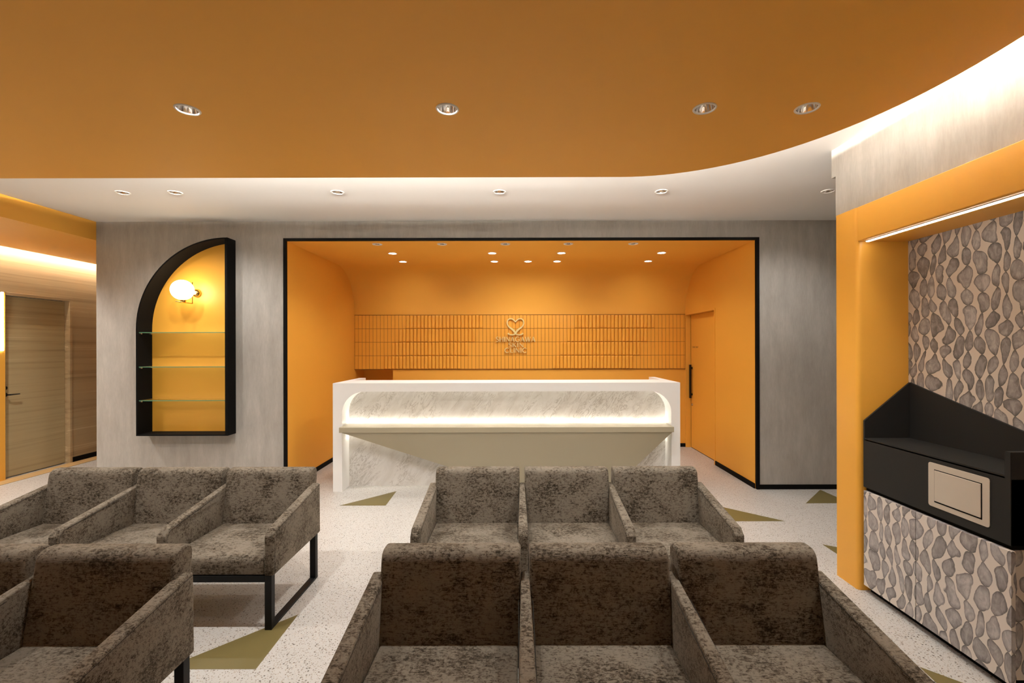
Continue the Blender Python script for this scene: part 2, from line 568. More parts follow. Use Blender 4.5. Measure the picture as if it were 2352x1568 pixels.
# black trim round the alcove
b = nb()
box(b, -2.527, -2.499, YW - 0.014, YW + 0.02, 0, 2.721)
box(b, 2.578, 2.609, YW - 0.014, YW + 0.02, 0, 2.721)
box(b, -2.499, 2.578, YW - 0.014, YW + 0.02, 2.694, 2.721)
struct('trim_1', b, 'black', 'thin black metal trim edging the alcove opening', 'trim')
struct('baseboard_back', box(nb(), 2.612, 4.5, YW - 0.010, YW, 0, 0.05), 'black', 'black baseboard under the grey wall right of the alcove', 'baseboard')
struct('baseboard_back_left', box(nb(), -4.555, -2.53, YW - 0.010, YW, 0, 0.05), 'black', 'black baseboard under the grey wall left of the alcove', 'baseboard')

# ------------------------------------------------------------------ alcove shell
struct('wall_alcove_left', box(nb(), XL - 0.02, XL, YW + 0.021, 7.42, 0, HA), 'orange', 'plain orange left side wall of the reception alcove')
# right side wall with a door recess
DY0, DY1, DZ = 5.95, 6.965, 2.02
b = nb()
box(b, XR, XR + 0.03, YW + 0.021, DY0, 0, HA)
box(b, XR, XR + 0.03, DY0, DY1, DZ, HA)
box(b, XR, XR + 0.03, DY1, YB + 0.10, 0, HA)
box(b, XR + 0.03, XR + 0.12, DY0 - 0.03, DY0, 0, DZ + 0.03)
box(b, XR + 0.03, XR + 0.12, DY1, DY1 + 0.03, 0, DZ + 0.03)
box(b, XR + 0.03, XR + 0.12, DY0, DY1, DZ, DZ + 0.03)
struct('wall_alcove_right', b, 'orange', 'orange right side wall of the alcove with the recessed staff door')
# ceiling curving down into the back wall
R = 0.66
yc, zc = YB - R, HA - R
prof = [(yc + R * math.sin(PI / 2 * i / 20), zc + R * math.cos(PI / 2 * i / 20)) for i in range(21)]
ol = [(XL, YW + 0.021), (XR, YW + 0.021), (XR, yc), (XL, yc)]
holes = [circle(x, y, 0.050, 24) for x, y in ROW1 + ROW2 + ROW3]
b = nb()
prism(b, ol, HA, None, 'Z', holes)
prev = None
for (y, z) in prof:
    cur = (b.verts.new((XL, y, z)), b.verts.new((XR, y, z)))
    if prev:
        b.faces.new((prev[0], prev[1], cur[1], cur[0]))
    prev = cur
bmesh.ops.remove_doubles(b, verts=b.verts[:], dist=1e-4)
o = struct('ceiling_alcove', b, 'orange', 'orange alcove ceiling curving down into the back wall', 'ceiling')
for p in o.data.polygons:
    p.use_smooth = len(p.vertices) == 4 and p.center.z < HA - 1e-4
# back wall: above the curve end, behind tiles, and below; low passage at the left
TZ0, TZ1 = 1.202, 2.032
PX = -1.92
b = nb()
box(b, XL, XR, YB, YB + 0.12, TZ0, zc + 0.001)
box(b, PX, XR, YB, YB + 0.12, 0, TZ0)
box(b, XL - 0.02, PX + 0.12, YB + 0.40, YB + 0.44, 0, TZ0 + 0.15)
box(b, XL, PX, YB + 0.12, YB + 0.40, TZ0 + 0.001, TZ0 + 0.12)
box(b, PX, PX + 0.10, YB + 0.12, YB + 0.40, 0, TZ0)
wb = struct('wall_alcove_back', b, 'orange', 'orange back wall behind the reception desk with a band of upright tiles')
# tile band
obj('tile_bed', box(nb(), XL + 0.001, XR - 0.001, YB - 0.006, YB - 0.0005, TZ0, TZ1), 'orange_grout', wb)
TW = 0.0562
TH = (TZ1 - TZ0) / 4
def tile_mesh(w_, h_, raised, g=0.0021):
    bm = nb()
    x0, x1, z0, z1 = g, w_ - g, g, h_ - g
    if not raised:
        c = 0.0012
        lev = [((0, 0), -0.005), ((0, 0), -0.0105), ((c, c), -0.0118)]
    else:
        lev = [((0, 0), -0.005), ((0, 0), -0.015), ((0.005, 0.004), -0.023), ((0.013, 0.010), -0.028), ((0.021, 0.020), -0.030)]
    rings = []
    for (ix, iz), y in lev:
        rings.append([bm.verts.new(p) for p in ((x0 + ix, y, z0 + iz), (x1 - ix, y, z0 + iz), (x1 - ix, y, z1 - iz), (x0 + ix, y, z1 - iz))])
    for A, B in zip(rings[:-1], rings[1:]):
        for i in range(4):
            bm.faces.new((A[i], A[(i + 1) % 4], B[(i + 1) % 4], B[i]))
    bm.faces.new(rings[-1])
    bm.faces.new(rings[0][::-1])
    return bm
def is_raised(row, c):   # row 0 = top
    a, d = 14 - 2 * row, 60 - 2 * row
    return a <= c < a + 21 or d <= c < d + 22
meshes = {}
for key in (False, True):
    t = obj('tile', tile_mesh(TW, TH, key), 'orange_tile')
    meshes[key] = t.data
    if key:
        for p in t.data.polygons:
            p.use_smooth = False
    bpy.data.objects.remove(t)
rest = nb()
ncol = 91
for row in range(4):
    z0 = TZ1 - TH * (row + 1)
    for c in range(ncol):
        x = XL + 0.003 + c * TW
        if c < 7 or c >= 82:
            w_ = min(TW, XR - 0.002 - x)
            if w_ < 0.006:
                continue
            tm = tile_mesh(w_, TH, False)
            tmp = bpy.data.meshes.new('tmp')
            tm.to_mesh(tmp)
            tm.free()
            n0 = len(rest.verts)
            rest.from_mesh(tmp)
            rest.verts.ensure_lookup_table()
            for v in rest.verts[n0:]:
                v.co += Vector((x, YB, z0))
            bpy.data.meshes.remove(tmp)
        else:
            t = bpy.data.objects.new('tile', meshes[is_raised(row, c)])
            t.location = (x, YB, z0)
            link(t, wb)
o = obj('end_tiles', rest, 'orange_tile', wb)
o['kind'] = 'stuff'
b = nb()
box(b, XL, XR, YB - 0.014, YB, TZ1, TZ1 + 0.005)
box(b, XL, XR, YB - 0.014, YB, TZ0 - 0.006, TZ0)
obj('tile_edge_trim', b, 'orange_grout', wb)
b = nb()
box(b, XL, XL + 0.010, YW + 0.021, YB, 0, 0.055)
struct('baseboard_alcove_left', b, 'black', 'black baseboard along the alcove left wall', 'baseboard')
b = nb()
box(b, XR - 0.010, XR, YW + 0.021, DY0 - 0.03, 0, 0.055)
struct('baseboard_alcove_right', b, 'black', 'black baseboard along the alcove right wall', 'baseboard')
struct('baseboard_alcove_back', box(nb(), PX, XR - 0.001, YB - 0.010, YB, 0, 0.055), 'black', 'black baseboard along the alcove back wall', 'baseboard')

# ------------------------------------------------------------------ ceilings
holes = [circle(x, y, 0.048, 24) for x, y in WHITE_SPOTS]
struct('ceiling', prism(nb(), [(-4.555, -3.0), (4.5, -3.0), (4.5, YW), (-4.555, YW)], HC, HC + 0.10, 'Z', holes), 'white_ceiling', 'white upper ceiling strip in front of the grey wall', 'ceiling')
EX, EY = 1.884, 3.097
ccx, ccy, RX, RY = 0.70, 1.78, EX - 0.70, EY - 1.78
edge = [(-4.555, EY), (0.2, EY)] + [(ccx + RX * math.sin(PI / 2 * i / 26), ccy + RY * math.cos(PI / 2 * i / 26)) for i in range(27)] + [(EX, 0.6), (EX, -3.0)]
holes = [circle(x, y, 0.049, 24) for x, y in ORANGE_SPOTS + [LEFT_FILL] + BACK_FILLS]
oc = struct('ceiling_dropped', prism(nb(), edge + [(-4.555, -3.0)], HO, HO + 0.05, 'Z', holes), 'orange_ceiling', 'orange dropped ceiling panel with a sweeping curved corner', 'ceiling')
# cove light strip lying on the panel along its edge
def inset(pts, d):
    nn = []
    for i in range(len(pts)):
        a = Vector(pts[max(i - 1, 0)])
        c = Vector(pts[min(i + 1, len(pts) - 1)])
        t = (c - a).normalized()
        nn.append((pts[i][0] + t.y * d, pts[i][1] - t.x * d))
    return nn
obj('bounce_sheet', prism(nb(), [(x, y - 0.03) if y > 2.9 else (x - 0.05, y - 0.03) for x, y in edge] + [(-4.55, -2.9)], HO + 0.0501, HO + 0.0515, 'Z', [circle(x, y, 0.06, 16) for x, y in ORANGE_SPOTS + [LEFT_FILL] + BACK_FILLS]), 'white_ceiling', oc)  # white reflecting sheet added so the cove bounce is not tinted orange
def strip(path, z, wd=0.025, hh=0.014):
    p1, p2 = inset(path, 0.0), inset(path, wd)
    b = nb()
    rings = [[b.verts.new((p[0], p[1], zz)) for p, zz in ((a, z), (a, z + hh), (c, z + hh), (c, z))] for a, c in zip(p1, p2)]
    for A, B in zip(rings[:-1], rings[1:]):
        for i in range(4):
            b.faces.new((A[i], A[(i + 1) % 4], B[(i + 1) % 4], B[i]))
    b.faces.new(rings[0]); b.faces.new(rings[-1])
    return b
obj('light_baffle', strip(inset(edge, 0.065), HO + 0.0516, 0.012, 0.066), 'white_ceiling', oc)  # unseen upstand added to keep the far strip's light off the walls
tag(obj('cove_light_strip', strip(inset(edge[6:], 0.03), HO + 0.052), 'led_cove'), 'hidden warm light strip above the curved corner of the orange ceiling', 'light strip')
tag(obj('cove_light_strip', strip([(-2.7, EY - 0.90)] + inset(edge, 0.90)[1:-1], HO + 0.058), 'led_cove_fill'), 'added unseen light strip set far back above the orange ceiling', 'light strip')  # strip added out of sight to light the white ceiling more evenly

# ------------------------------------------------------------------ left bulkhead, corridor, wooden wall
struct('ceiling_bulkhead', box(nb(), -5.87, -4.556, -3.0, 8.5, 2.704, 3.15), 'orange', 'orange bulkhead running back above the left corridor', 'ceiling')
struct('ceiling_corridor', box(nb(), -6.2, -5.87, -3.0, 8.5, 3.05, 3.15), 'white_ceiling', 'white slot ceiling above the corridor cove light', 'ceiling')
tag(obj('corridor_cove_strip', box(nb(), -5.886, -5.872, 3.0, 8.45, 2.74, 2.765), 'led_cove_left'), 'hidden warm light strip above the wooden corridor wall', 'light strip')
WX = -6.0
D2Y0, D2Y1, D2Z = 5.33, 6.085, 2.165
b = nb()
box(b, WX - 0.12, WX, -3.0, D2Y0 - 0.015, 0, 3.05)
box(b, WX - 0.12, WX, D2Y1 + 0.035, 8.5, 0, 3.05)
box(b, WX - 0.12, WX, D2Y0 - 0.015, D2Y1 + 0.035, D2Z + 0.035, 3.05)
struct('wall_left', b, 'wood', 'pale wood grain wall of the left corridor')
struct('wall_corridor_end', box(nb(), WX - 0.12, -4.4, 8.5, 8.6, 0, 3.15), 'orange', 'orange wall closing the far end of the corridor')
struct('wall_corridor_right', box(nb(), -4.555, -4.44, YW + 0.131, 8.5, 0, 2.704), 'grey_wallpaper', 'grey wall along the right side of the corridor')
b = nb()
box(b, WX - 0.075, WX + 0.012, D2Y1, D2Y1 + 0.035, 0, D2Z + 0.035, 0.003)
box(b, WX - 0.075, WX + 0.002, D2Y0 - 0.015, D2Y0 + 0.0, 0, D2Z + 0.035, 0.001)
box(b, WX - 0.075, WX + 0.012, D2Y0, D2Y1, D2Z, D2Z + 0.035, 0.003)
struct('trim_2', b, 'wood', 'wooden casing round the corridor door', 'trim')
struct('trim_3', box(nb(), WX + 0.001, WX + 0.19, 1.0, 8.5, 0.0, 0.006), 'wood_strip', 'light wooden strip set in the floor along the corridor wall', 'trim')
struct('baseboard_left', box(nb(), WX, WX + 0.012, D2Y1 + 0.036, 8.5, 0.006, 0.07), 'black', 'black baseboard at the foot of the wooden corridor wall', 'baseboard')
struct('wall_left_panel', box(nb(), WX + 0.001, WX + 0.030, 4.2, 5.30, 0.006, 2.19), 'orange', 'orange wall panel beside the wooden corridor door')

d2 = thing('door_1', 'wood grain corridor door with black lever handle', 'door', (WX - 0.055, (D2Y0 + D2Y1) / 2, 0.006))
d2['kind'] = 'structure'
hw = (D2Y1 - D2Y0) / 2 - 0.003
obj('door_leaf', box(nb(), -0.04, 0.0, -hw, hw, 0.004, D2Z - 0.012, 0.002), 'wood_door', d2)
h = obj('lever_handle', tube(nb(), [(0.0, -hw + 0.035, 0.985), (0.05, -hw + 0.035, 0.985), (0.054, -hw + 0.05, 0.985), (0.054, -hw + 0.15, 0.985)], [0.010, 0.009, 0.009, 0.006], 10), 'black_gloss', d2)
b = lathe(nb(), [(0, 0), (0.026, 0), (0.026, 0.008), (0, 0.009)], 20)
bmesh.ops.rotate(b, verts=b.verts[:], cent=(0, 0, 0), matrix=Matrix.Rotation(PI / 2, 3, 'Y'))
bmesh.ops.translate(b, verts=b.verts[:], vec=(0.0, -hw + 0.035, 0.985))
obj('handle_rose', b, 'black_gloss', d2)
b = lathe(nb(), [(0, 0), (0.022, 0), (0.022, 0.012), (0, 0.013)], 20)
box(b, -0.016, 0.016, -0.004, 0.004, 0.012, 0.03, 0.002)
bmesh.ops.rotate(b, verts=b.verts[:], cent=(0, 0, 0), matrix=Matrix.Rotation(PI / 2, 3, 'Y'))
bmesh.ops.translate(b, verts=b.verts[:], vec=(0.0, -hw + 0.035, 1.065))
obj('thumb_turn', b, 'black_gloss', d2)

bar = thing('wall_light_bar', 'slim vertical light bar on the orange panel beside the wooden door', 'wall light', (WX + 0.03, 5.255, 1.51))
obj('light_tube', box(nb(), 0.008, 0.024, -0.013, 0.013, 0.0, 0.68, 0.006, 3), 'led_bar', bar, True)
obj('back_plate', box(nb(), 0.0, 0.008, -0.010, 0.010, 0.01, 0.67), 'trim_white', bar)

# ------------------------------------------------------------------ right side: orange frame wall with niche
RXF, RXB = 2.155, 2.476
NY1, NZT, WZT = 2.883, 2.208, 2.426
b = nb()
pill = round_poly([(RXF, 3.08), (RXF, NY1), (2.62, NY1), (2.62, 3.08)], [0.008, 0.028, 0, 0], 6)
prism(b, pill, 0, WZT, 'Z')
prism(b, round_poly([(RXF, NZT), (RXF, WZT), (2.62, WZT), (2.62, NZT)], [0.010, 0.006, 0, 0], 4), NY1, 0.5, 'Y')
box(b, RXF, 2.62, -3.0, 0.5, 0, WZT)
o = struct('wall_right', b, 'orange_gloss', 'orange wall with a rounded pillar framing the wallpapered niche')
smooth_by_angle(o)
struct('wall_niche', box(nb(), RXB, RXB + 0.05, 0.5, NY1, 0, NZT), 'bead_wallpaper', 'niche back wall papered with strings of grey watercolour beads')
b = nb()
box(b, 2.19, 2.62, -3.0, 3.13, WZT, HC)
box(b, 2.19, 2.62, 3.13, 3.17, 2.713, HC)
struct('wall_right_upper', b, 'grey_wallpaper', 'grey streaked wall above the orange niche frame')
struct('wall_right_return', box(nb(), 2.62, 4.5, 2.98, 3.08, 0, HC), 'grey_wallpaper', 'grey wall turning away behind the niche')
struct('wall_right_far', box(nb(), 4.5, 4.6, 2.98, YW + 0.13, 0, HC), 'grey_wallpaper', 'grey wall closing the passage on the right')
struct('wall_front', box(nb(), -6.2, 4.6, -3.1, -3.0, 0, 3.15), 'grey_wallpaper', 'grey wall behind the seating')
ns = thing('niche_light_strip', 'slim bright light strip under the top of the orange niche', 'light strip', (2.195, (0.52 + 2.86) / 2, NZT))
obj('channel', box(nb(), -0.012, 0.012, -1.17, 1.17, -0.004, 0.0), 'trim_white', ns)
obj('diffuser', box(nb(), -0.008, 0.008, -1.165, 1.165, -0.009, -0.004, 0.002), 'led_niche', ns)

# ------------------------------------------------------------------ alcove door (staff)
d1 = thing('door_2', 'flush orange staff door in the right wall of the alcove', 'door', (2.649, (DY0 + DY1) / 2, 0))
d1['kind'] = 'structure'
hw = (DY1 - DY0) / 2
obj('door_leaf', box(nb(), 0.0, 0.035, -hw + 0.004, hw - 0.012, 0.008, DZ - 0.004, 0.0015), 'orange', d1)
b = nb()
box(b, -0.082, -0.074, -hw - 0.022, -hw, 0, DZ + 0.022)
box(b, -0.082, -0.074, -hw, hw, DZ, DZ + 0.022)
obj('door_casing', b, 'orange_gloss', d1)
b = nb()
box(b, 0.001, 0.03, hw - 0.011, hw - 0.001, 0.008, DZ - 0.004)
box(b, 0.001, 0.03, -hw + 0.004, hw - 0.012, 0.0, 0.0075)
obj('door_gap', b, 'black', d1)
b = nb()
box(b, -0.045, -0.020, hw - 0.085, hw - 0.045, 0.76, 1.266, 0.003)
box(b, -0.020, 0.0, hw - 0.073, hw - 0.057, 0.80, 0.83)
box(b, -0.020, 0.0, hw - 0.073, hw - 0.057, 1.20, 1.23)
obj('pull_handle', b, 'black_gloss', d1)
b = lathe(nb(), [(0, 0), (0.018, 0), (0.018, 0.010), (0, 0.012)], 18)
bmesh.ops.rotate(b, verts=b.verts[:], cent=(0, 0, 0), matrix=Matrix.Rotation(-PI / 2, 3, 'Y'))
bmesh.ops.translate(b, verts=b.verts[:], vec=(0.0, hw - 0.065, 0.66))
obj('lock_cylinder', b, 'steel', d1, True)

# ------------------------------------------------------------------ lettering (own stroke glyphs)
def arcp(cx, cy, rx, ry, a0, a1, n=14):
    return [(cx + rx * math.cos(math.radians(a0 + (a1 - a0) * i / n)), cy + ry * math.sin(math.radians(a0 + (a1 - a0) * i / n))) for i in range(n + 1)]
K, T_ = 0.095, 0.046     # half widths of thick and thin strokes (cap height 1)
def st(p, wd):
    return (p, wd if isinstance(wd, list) else [wd] * len(p))
def fl_(n, a, b_):
    return [a + (b_ - a) * math.sin(PI * i / (n - 1)) for i in range(n)]
def glyph(ch):
    if ch == 'S':
        p = [(0.56, 0.84), (0.46, 0.96), (0.30, 0.98), (0.14, 0.90), (0.10, 0.75), (0.18, 0.62), (0.32, 0.53), (0.47, 0.44), (0.55, 0.30), (0.50, 0.12), (0.34, 0.02), (0.17, 0.03), (0.04, 0.17)]
        return 0.62, [st(p, [T_, T_, T_ + .01, .06, K, K, K, K, K, .06, T_ + .01, T_, T_])]
    if ch == 'H':
        return 0.80, [st([(0.09, 0), (0.09, 1)], K), st([(0.70, 0), (0.70, 1)], K), st([(0.09, 0.52), (0.70, 0.52)], T_)]
    if ch == 'I':
        return 0.22, [st([(0.11, 0), (0.11, 1)], K)]
    if ch == 'N':
        return 0.80, [st([(0.07, 0), (0.07, 1)], T_), st([(0.07, 0.97), (0.72, 0.03)], K), st([(0.72, 0), (0.72, 1)], T_)]
    if ch == 'A':
        return 0.78, [st([(0.02, 0), (0.37, 1)], T_), st([(0.37, 0.98), (0.72, 0)], K), st([(0.15, 0.34), (0.58, 0.34)], T_)]
    if ch == 'W':
        return 1.12, [st([(0.04, 1), (0.30, 0)], K), st([(0.30, 0.02), (0.55, 0.98)], T_), st([(0.55, 1), (0.80, 0)], K), st([(0.80, 0.02), (1.07, 1)], T_)]
    if ch == 'K':
        return 0.70, [st([(0.09, 0), (0.09, 1)], K), st([(0.12, 0.45), (0.60, 1)], T_), st([(0.25, 0.60), (0.66, 0)], K)]
    if ch == 'L':
        return 0.55, [st([(0.09, 0), (0.09, 1)], K), st([(0.09, 0.035), (0.52, 0.035)], T_)]
    if ch in 'CG':
        p = arcp(0.50, 0.5, 0.43, 0.485, 42, 318, 20)
        n = len(p)
        s = [st(p, [T_ + (K - T_) * math.sin(PI * i / (n - 1)) for i in range(n)])]
        if ch == 'G':
            s.append(st([(0.82, 0.14), (0.82, 0.46)], K * 0.8))
            s.append(st([(0.58, 0.46), (0.90, 0.46)], T_))
            return 0.98, s
        return 0.90, s
    if ch == 'T':
        return 0.66, [st([(0.32, 0), (0.32, 1)], K), st([(0.02, 0.96), (0.62, 0.96)], T_ + .02)]
    if ch == 'F':
        return 0.56, [st([(0.09, 0), (0.09, 1)], K), st([(0.09, 0.96), (0.52, 0.96)], T_ + .02), st([(0.09, 0.52), (0.45, 0.52)], T_ + .02)]
    if ch == 'O':
        p = arcp(0.48, 0.5, 0.42, 0.485, 0, 360, 24)
        return 0.96, [st(p, 0.06)]
    if ch == 'Y':
        return 0.70, [st([(0.02, 1), (0.34, 0.45)], K), st([(0.66, 1), (0.34, 0.45)], T_ + .02), st([(0.34, 0.47), (0.34, 0)], K)]
    return 0.40, []
def ribbon(bm, pts, wid, depth, to3):
    k = len(pts)
    L, Rr = [], []
    for i in range(k):
        a = Vector(pts[max(i - 1, 0)])
        c = Vector(pts[min(i + 1, k - 1)])
        t = (c - a).normalized()
        n = Vector((-t.y, t.x)) * wid[i]
        p = Vector(pts[i])
        L.append(p + n)
        Rr.append(p - n)
    def lay(P, d):
        return [bm.verts.new(to3(q.x, q.y, d)) for q in P]
    L0, R0, L1, R1 = lay(L, 0), lay(Rr, 0), lay(L, depth), lay(Rr, depth)
    for i in range(k - 1):
        bm.faces.new((L1[i], L1[i + 1], R1[i + 1], R1[i]))
        bm.faces.new((L0[i], R0[i], R0[i + 1], L0[i + 1]))
        bm.faces.new((L0[i], L0[i + 1], L1[i + 1], L1[i]))
        bm.faces.new((R0[i], R1[i], R1[i + 1], R0[i + 1]))
    bm.faces.new((L0[0], L1[0], R1[0], R0[0]))
    bm.faces.new((L0[-1], R0[-1], R1[-1], L1[-1]))
def word(parent, text, x0, x1, z0, hgt, mat, depth, to3, gap=0.14, wscale=1.0):
    tot = sum(glyph(c)[0] for c in text) + gap * (len(text) - 1)
    sx = (x1 - x0) / tot
    x = x0
    for c in text:
        wd, strokes = glyph(c)
        if strokes:
            bm = nb()
            for pts, wid in strokes:
                ribbon(bm, [(x + p[0] * sx, z0 + p[1] * hgt) for p in pts], [q * hgt * wscale for q in wid], depth, to3)
            obj('letter', bm, mat, parent)
        x += (wd + gap) * sx
LX, LY = -0.033, YB - 0.013
sg = thing('wall_sign', 'gold metal heart emblem and clinic lettering mounted on the tiled wall', 'sign', (LX, LY, 1.46))
to3 = lambda x, z, d: (x, -0.012 - d, z)
PXM = 6.98 / F_PX
def zy(py):
    return CAM_H - (py - 795.0) * PXM - 1.46
word(sg, 'SHINAGAWA', -0.302, 0.303, zy(784.6), 0.076, 'gold', 0.014, to3)
word(sg, 'SKIN', -0.110, 0.122, zy(797.0), 0.067, 'gold', 0.014, to3)
word(sg, 'CLINIC', -0.167, 0.175, zy(809.5), 0.072, 'gold', 0.014, to3)
strand = [(-195, 727), (-172, 748), (-130, 766), (-85, 771), (-42, 762), (-5, 735), (22, 695), (50, 655), (105, 612), (160, 572), (195, 528), (212, 472), (206, 415), (178, 374), (132, 357), (84, 364), (38, 396), (0, 440)]
wid = [.019, .016, .014, .014, .014, .017, .018, .021, .018, .015, .013, .012, .012, .012, .012, .012, .012, .011]
def smooth_path(p, n=3):
    o_ = []
    for i in range(len(p) - 1):
        p0, p1, p2, p3 = p[max(i - 1, 0)], p[i], p[i + 1], p[min(i + 2, len(p) - 1)]
        for j in range(n):
            t = j / n
            o_.append(tuple(0.5 * (2 * p1[k] + (p2[k] - p0[k]) * t + (2 * p0[k] - 5 * p1[k] + 4 * p2[k] - p3[k]) * t * t + (3 * p1[k] - p0[k] - 3 * p2[k] + p3[k]) * t ** 3) for k in range(len(p1))))
    return o_ + [p[-1]]
b = nb()
for s in (1, -1):
    pp = smooth_path([(s * x / 11.2 * PXM, zy(700 + y / 11.2), q * 0.72) for (x, y), q in zip(strand, wid)])
    ribbon(b, [(p[0], p[1]) for p in pp], [p[2] for p in pp], 0.016 if s > 0 else 0.0155, to3)
obj('heart_emblem', b, 'gold', sg)
# door lettering
to3d = lambda y, z, d: (-0.0006 - d, -y, z)
word(d1, 'STAFF ONLY', -0.43, -0.215, 1.52, 0.022, 'ink', 0.0006, to3d, 0.2)

# ------------------------------------------------------------------ reception desk
DX0, DX1, DY, DH = -1.978, 1.736, 4.864, 1.159
IX0, IX1, IZ, IR, PY = -1.880, 1.642, 1.068, 0.235, 5.069
desk = thing('reception_desk', 'white reception desk with arched marble recess and glowing ledge', 'desk', ((DX0 + DX1) / 2, DY, 0))
ox = -(DX0 + DX1) / 2
pts = [(DX0, 0), (DX0, DH), (DX1, DH), (DX1, 0), (IX1, 0)]
pts += [(IX1 - IR + IR * math.cos(PI / 2 * i / 16), IZ - IR + IR * math.sin(PI / 2 * i / 16)) for i in range(17)]
pts += [(IX0 + IR + IR * math.cos(PI / 2 + PI / 2 * i / 16), IZ - IR + IR * math.sin(PI / 2 + PI / 2 * i / 16)) for i in range(17)]
pts += [(IX0, 0)]
pts = [(x + ox, z) for x, z in pts]
o = obj('front_frame', prism(nb(), pts, 0, PY - DY, 'Y'), 'desk_white', desk)
smooth_by_angle(o, 20)
obj('marble_panel', box(nb(), DX0 + ox + 0.02, DX1 + ox - 0.02, PY - DY, PY - DY + 0.03, 0, DH - 0.02), 'marble', desk)
obj('worktop', box(nb(), DX0 + ox + 0.076, DX1 + ox - 0.076, PY - DY + 0.001, 0.446, DH - 0.045, DH), 'desk_white', desk)
obj('side_wing', box(nb(), DX0 + ox, DX0 + ox + 0.075, PY - DY + 0.001, 0.83, 0, DH), 'desk_white', desk)
obj('side_wing', box(nb(), DX1 + ox - 0.075, DX1 + ox, PY - DY + 0.001, 0.90, 0, DH), 'desk_white', desk)
obj('inner_desk', box(nb(), DX0 + ox + 0.08, DX1 + ox - 0.08, 0.25, 0.83, 0.70, 0.73), 'desk_white', desk)
sh = obj('ledge', box(nb(), IX0 + ox + 0.004, IX1 + ox - 0.004, 4.768 - DY, PY - DY - 0.022, 0.647, 0.702, 0.002), 'champagne', desk)
obj('ledge_light', box(nb(), IX0 + ox + 0.01, IX1 + ox - 0.01, PY - DY - 0.016, PY - DY - 0.004, 0.676, 0.690), 'led_desk', desk)
obj('lower_light', box(nb(), IX0 + ox + 0.01, IX1 + ox - 0.01, PY - DY - 0.016, PY - DY - 0.004, 0.640, 0.650), 'led_desk', desk)
obj('light_channel', box(nb(), IX0 + ox + 0.006, IX1 + ox - 0.006, PY - DY - 0.0215, PY - DY - 0.001, 0.652, 0.674), 'champagne', desk)
b = nb()
y0, yb = 4.786 - DY, 5.03 - DY
tl, tr_, bl, br = (-1.862 + ox, y0, 0.6465), (1.628 + ox, y0, 0.6465), (-0.025 + ox, 4.97 - DY, 0.0), (1.036 + ox, 4.97 - DY, 0.0)
fr = [b.verts.new(p) for p in (tl, tr_, br, bl)]
bk = [b.verts.new(p) for p in ((tl[0], yb, tl[2]), (tr_[0], yb, tr_[2]), (br[0], yb, 0), (bl[0], yb, 0))]
b.faces.new(fr); b.faces.new(bk[::-1])
for i in range(4):
    b.faces.new((fr[i], bk[i], bk[(i + 1) % 4], fr[(i + 1) % 4]))
obj('tapered_support', b, 'champagne', desk)

# ------------------------------------------------------------------ display niche
nic = thing('display_niche', 'black quarter arch display niche with orange back and glass shelves', 'display niche', ((NXL + NXR) / 2, YW, NZ0))
nx, nz = -(NXL + NXR) / 2, -NZ0
YF, YBK = 4.777 - YW, 4.973 - YW
outer = [(x + nx, z + nz) for x, z in arch(NXL, NXR, NZ0, NZ1)]
tt = 0.014
inner = [(x + nx, z + nz) for x, z in arch(NXL + tt, NXR - tt - 0.008, NZ0 + tt, NZ1 - tt)]
# make inner arc concentric with the outer one
R_o = NXR - NXL
inner = [(NXR - 0.026 + nx, NZ0 + tt + nz), (NXR - 0.026 + nx, NZ1 - tt + nz)]
for i in range(1, 29):
    a = PI / 2 + PI / 2 * i / 28
    if R_o * 0 + NXR + (R_o - tt) * math.cos(a) < NXR - 0.03:
        inner.append((NXR + (R_o - tt) * math.cos(a) + nx, NZ1 - R_o + (R_o - tt) * math.sin(a) + nz))
inner.append((NXL + tt + nx, NZ0 + tt + nz))
o = obj('arch_frame', prism(nb(), outer, YF, YBK + 0.012, 'Y', [inner]), 'black', nic)
smooth_by_angle(o, 20)
obj('back_panel', prism(nb(), [(x * 0.999, z) for x, z in inner], YBK, YBK + 0.010, 'Y'), 'orange_gloss', nic)
for zs in (1.703, 1.340, 0.985):
    g = obj('glass_shelf', box(nb(), NXL + tt + nx + 0.002, NXR - 0.028 + nx, YF + 0.02, YBK - 0.003, zs - 0.004 + nz, zs + 0.004 + nz), 'glass', nic)
    obj('glass_edge', box(nb(), NXL + tt + nx + 0.002, NXR - 0.028 + nx, YF + 0.0185, YF + 0.0199, zs - 0.004 + nz, zs + 0.004 + nz), 'glass_edge', g)
    for yy in (YF + 0.035, YBK - 0.03):
        for xa, s in ((NXL + tt + nx, 1), (NXR - 0.026 + nx, -1)):
            bb = nb()
            tube(bb, [(xa, yy, zs - 0.011 + nz), (xa + s * 0.02, yy, zs - 0.011 + nz)], 0.0065, 10)
            obj('shelf_pin', bb, 'clear_pin', g)

# wall lamp in the niche
lp = thing('wall_lamp', 'glowing white globe lamp on a brass arm in the niche', 'wall lamp', (-3.517, 4.973, 2.14))
b = nb()
bmesh.ops.create_uvsphere(b, u_segments=32, v_segments=20, radius=0.1055)
obj('globe', b, 'globe', lp, True, loc=(-0.020, -0.173, 0.012))
obj('stem', tube(nb(), [(0.0, -0.052, -0.12), (0.0, -0.052, 0.11)], 0.005, 10), 'brass', lp, True)
obj('arm', tube(nb(), [(0.0, -0.052, -0.12), (0.0, -0.293, -0.12)], 0.005, 10), 'brass', lp, True)
obj('globe_seat', lathe(nb(), [(0, -0.118), (0.024, -0.118), (0.024, -0.108), (0.034, -0.090), (0, -0.090)], 20, -0.010, -0.173, 0), 'brass', lp, True)
b = lathe(nb(), [(0, 0.052), (0.018, 0.049), (0.036, 0.036), (0.044, 0.018), (0.046, 0.0), (0, 0)], 24)
bmesh.ops.rotate(b, verts=b.verts[:], cent=(0, 0, 0), matrix=Matrix.Rotation(PI / 2, 3, 'X'))
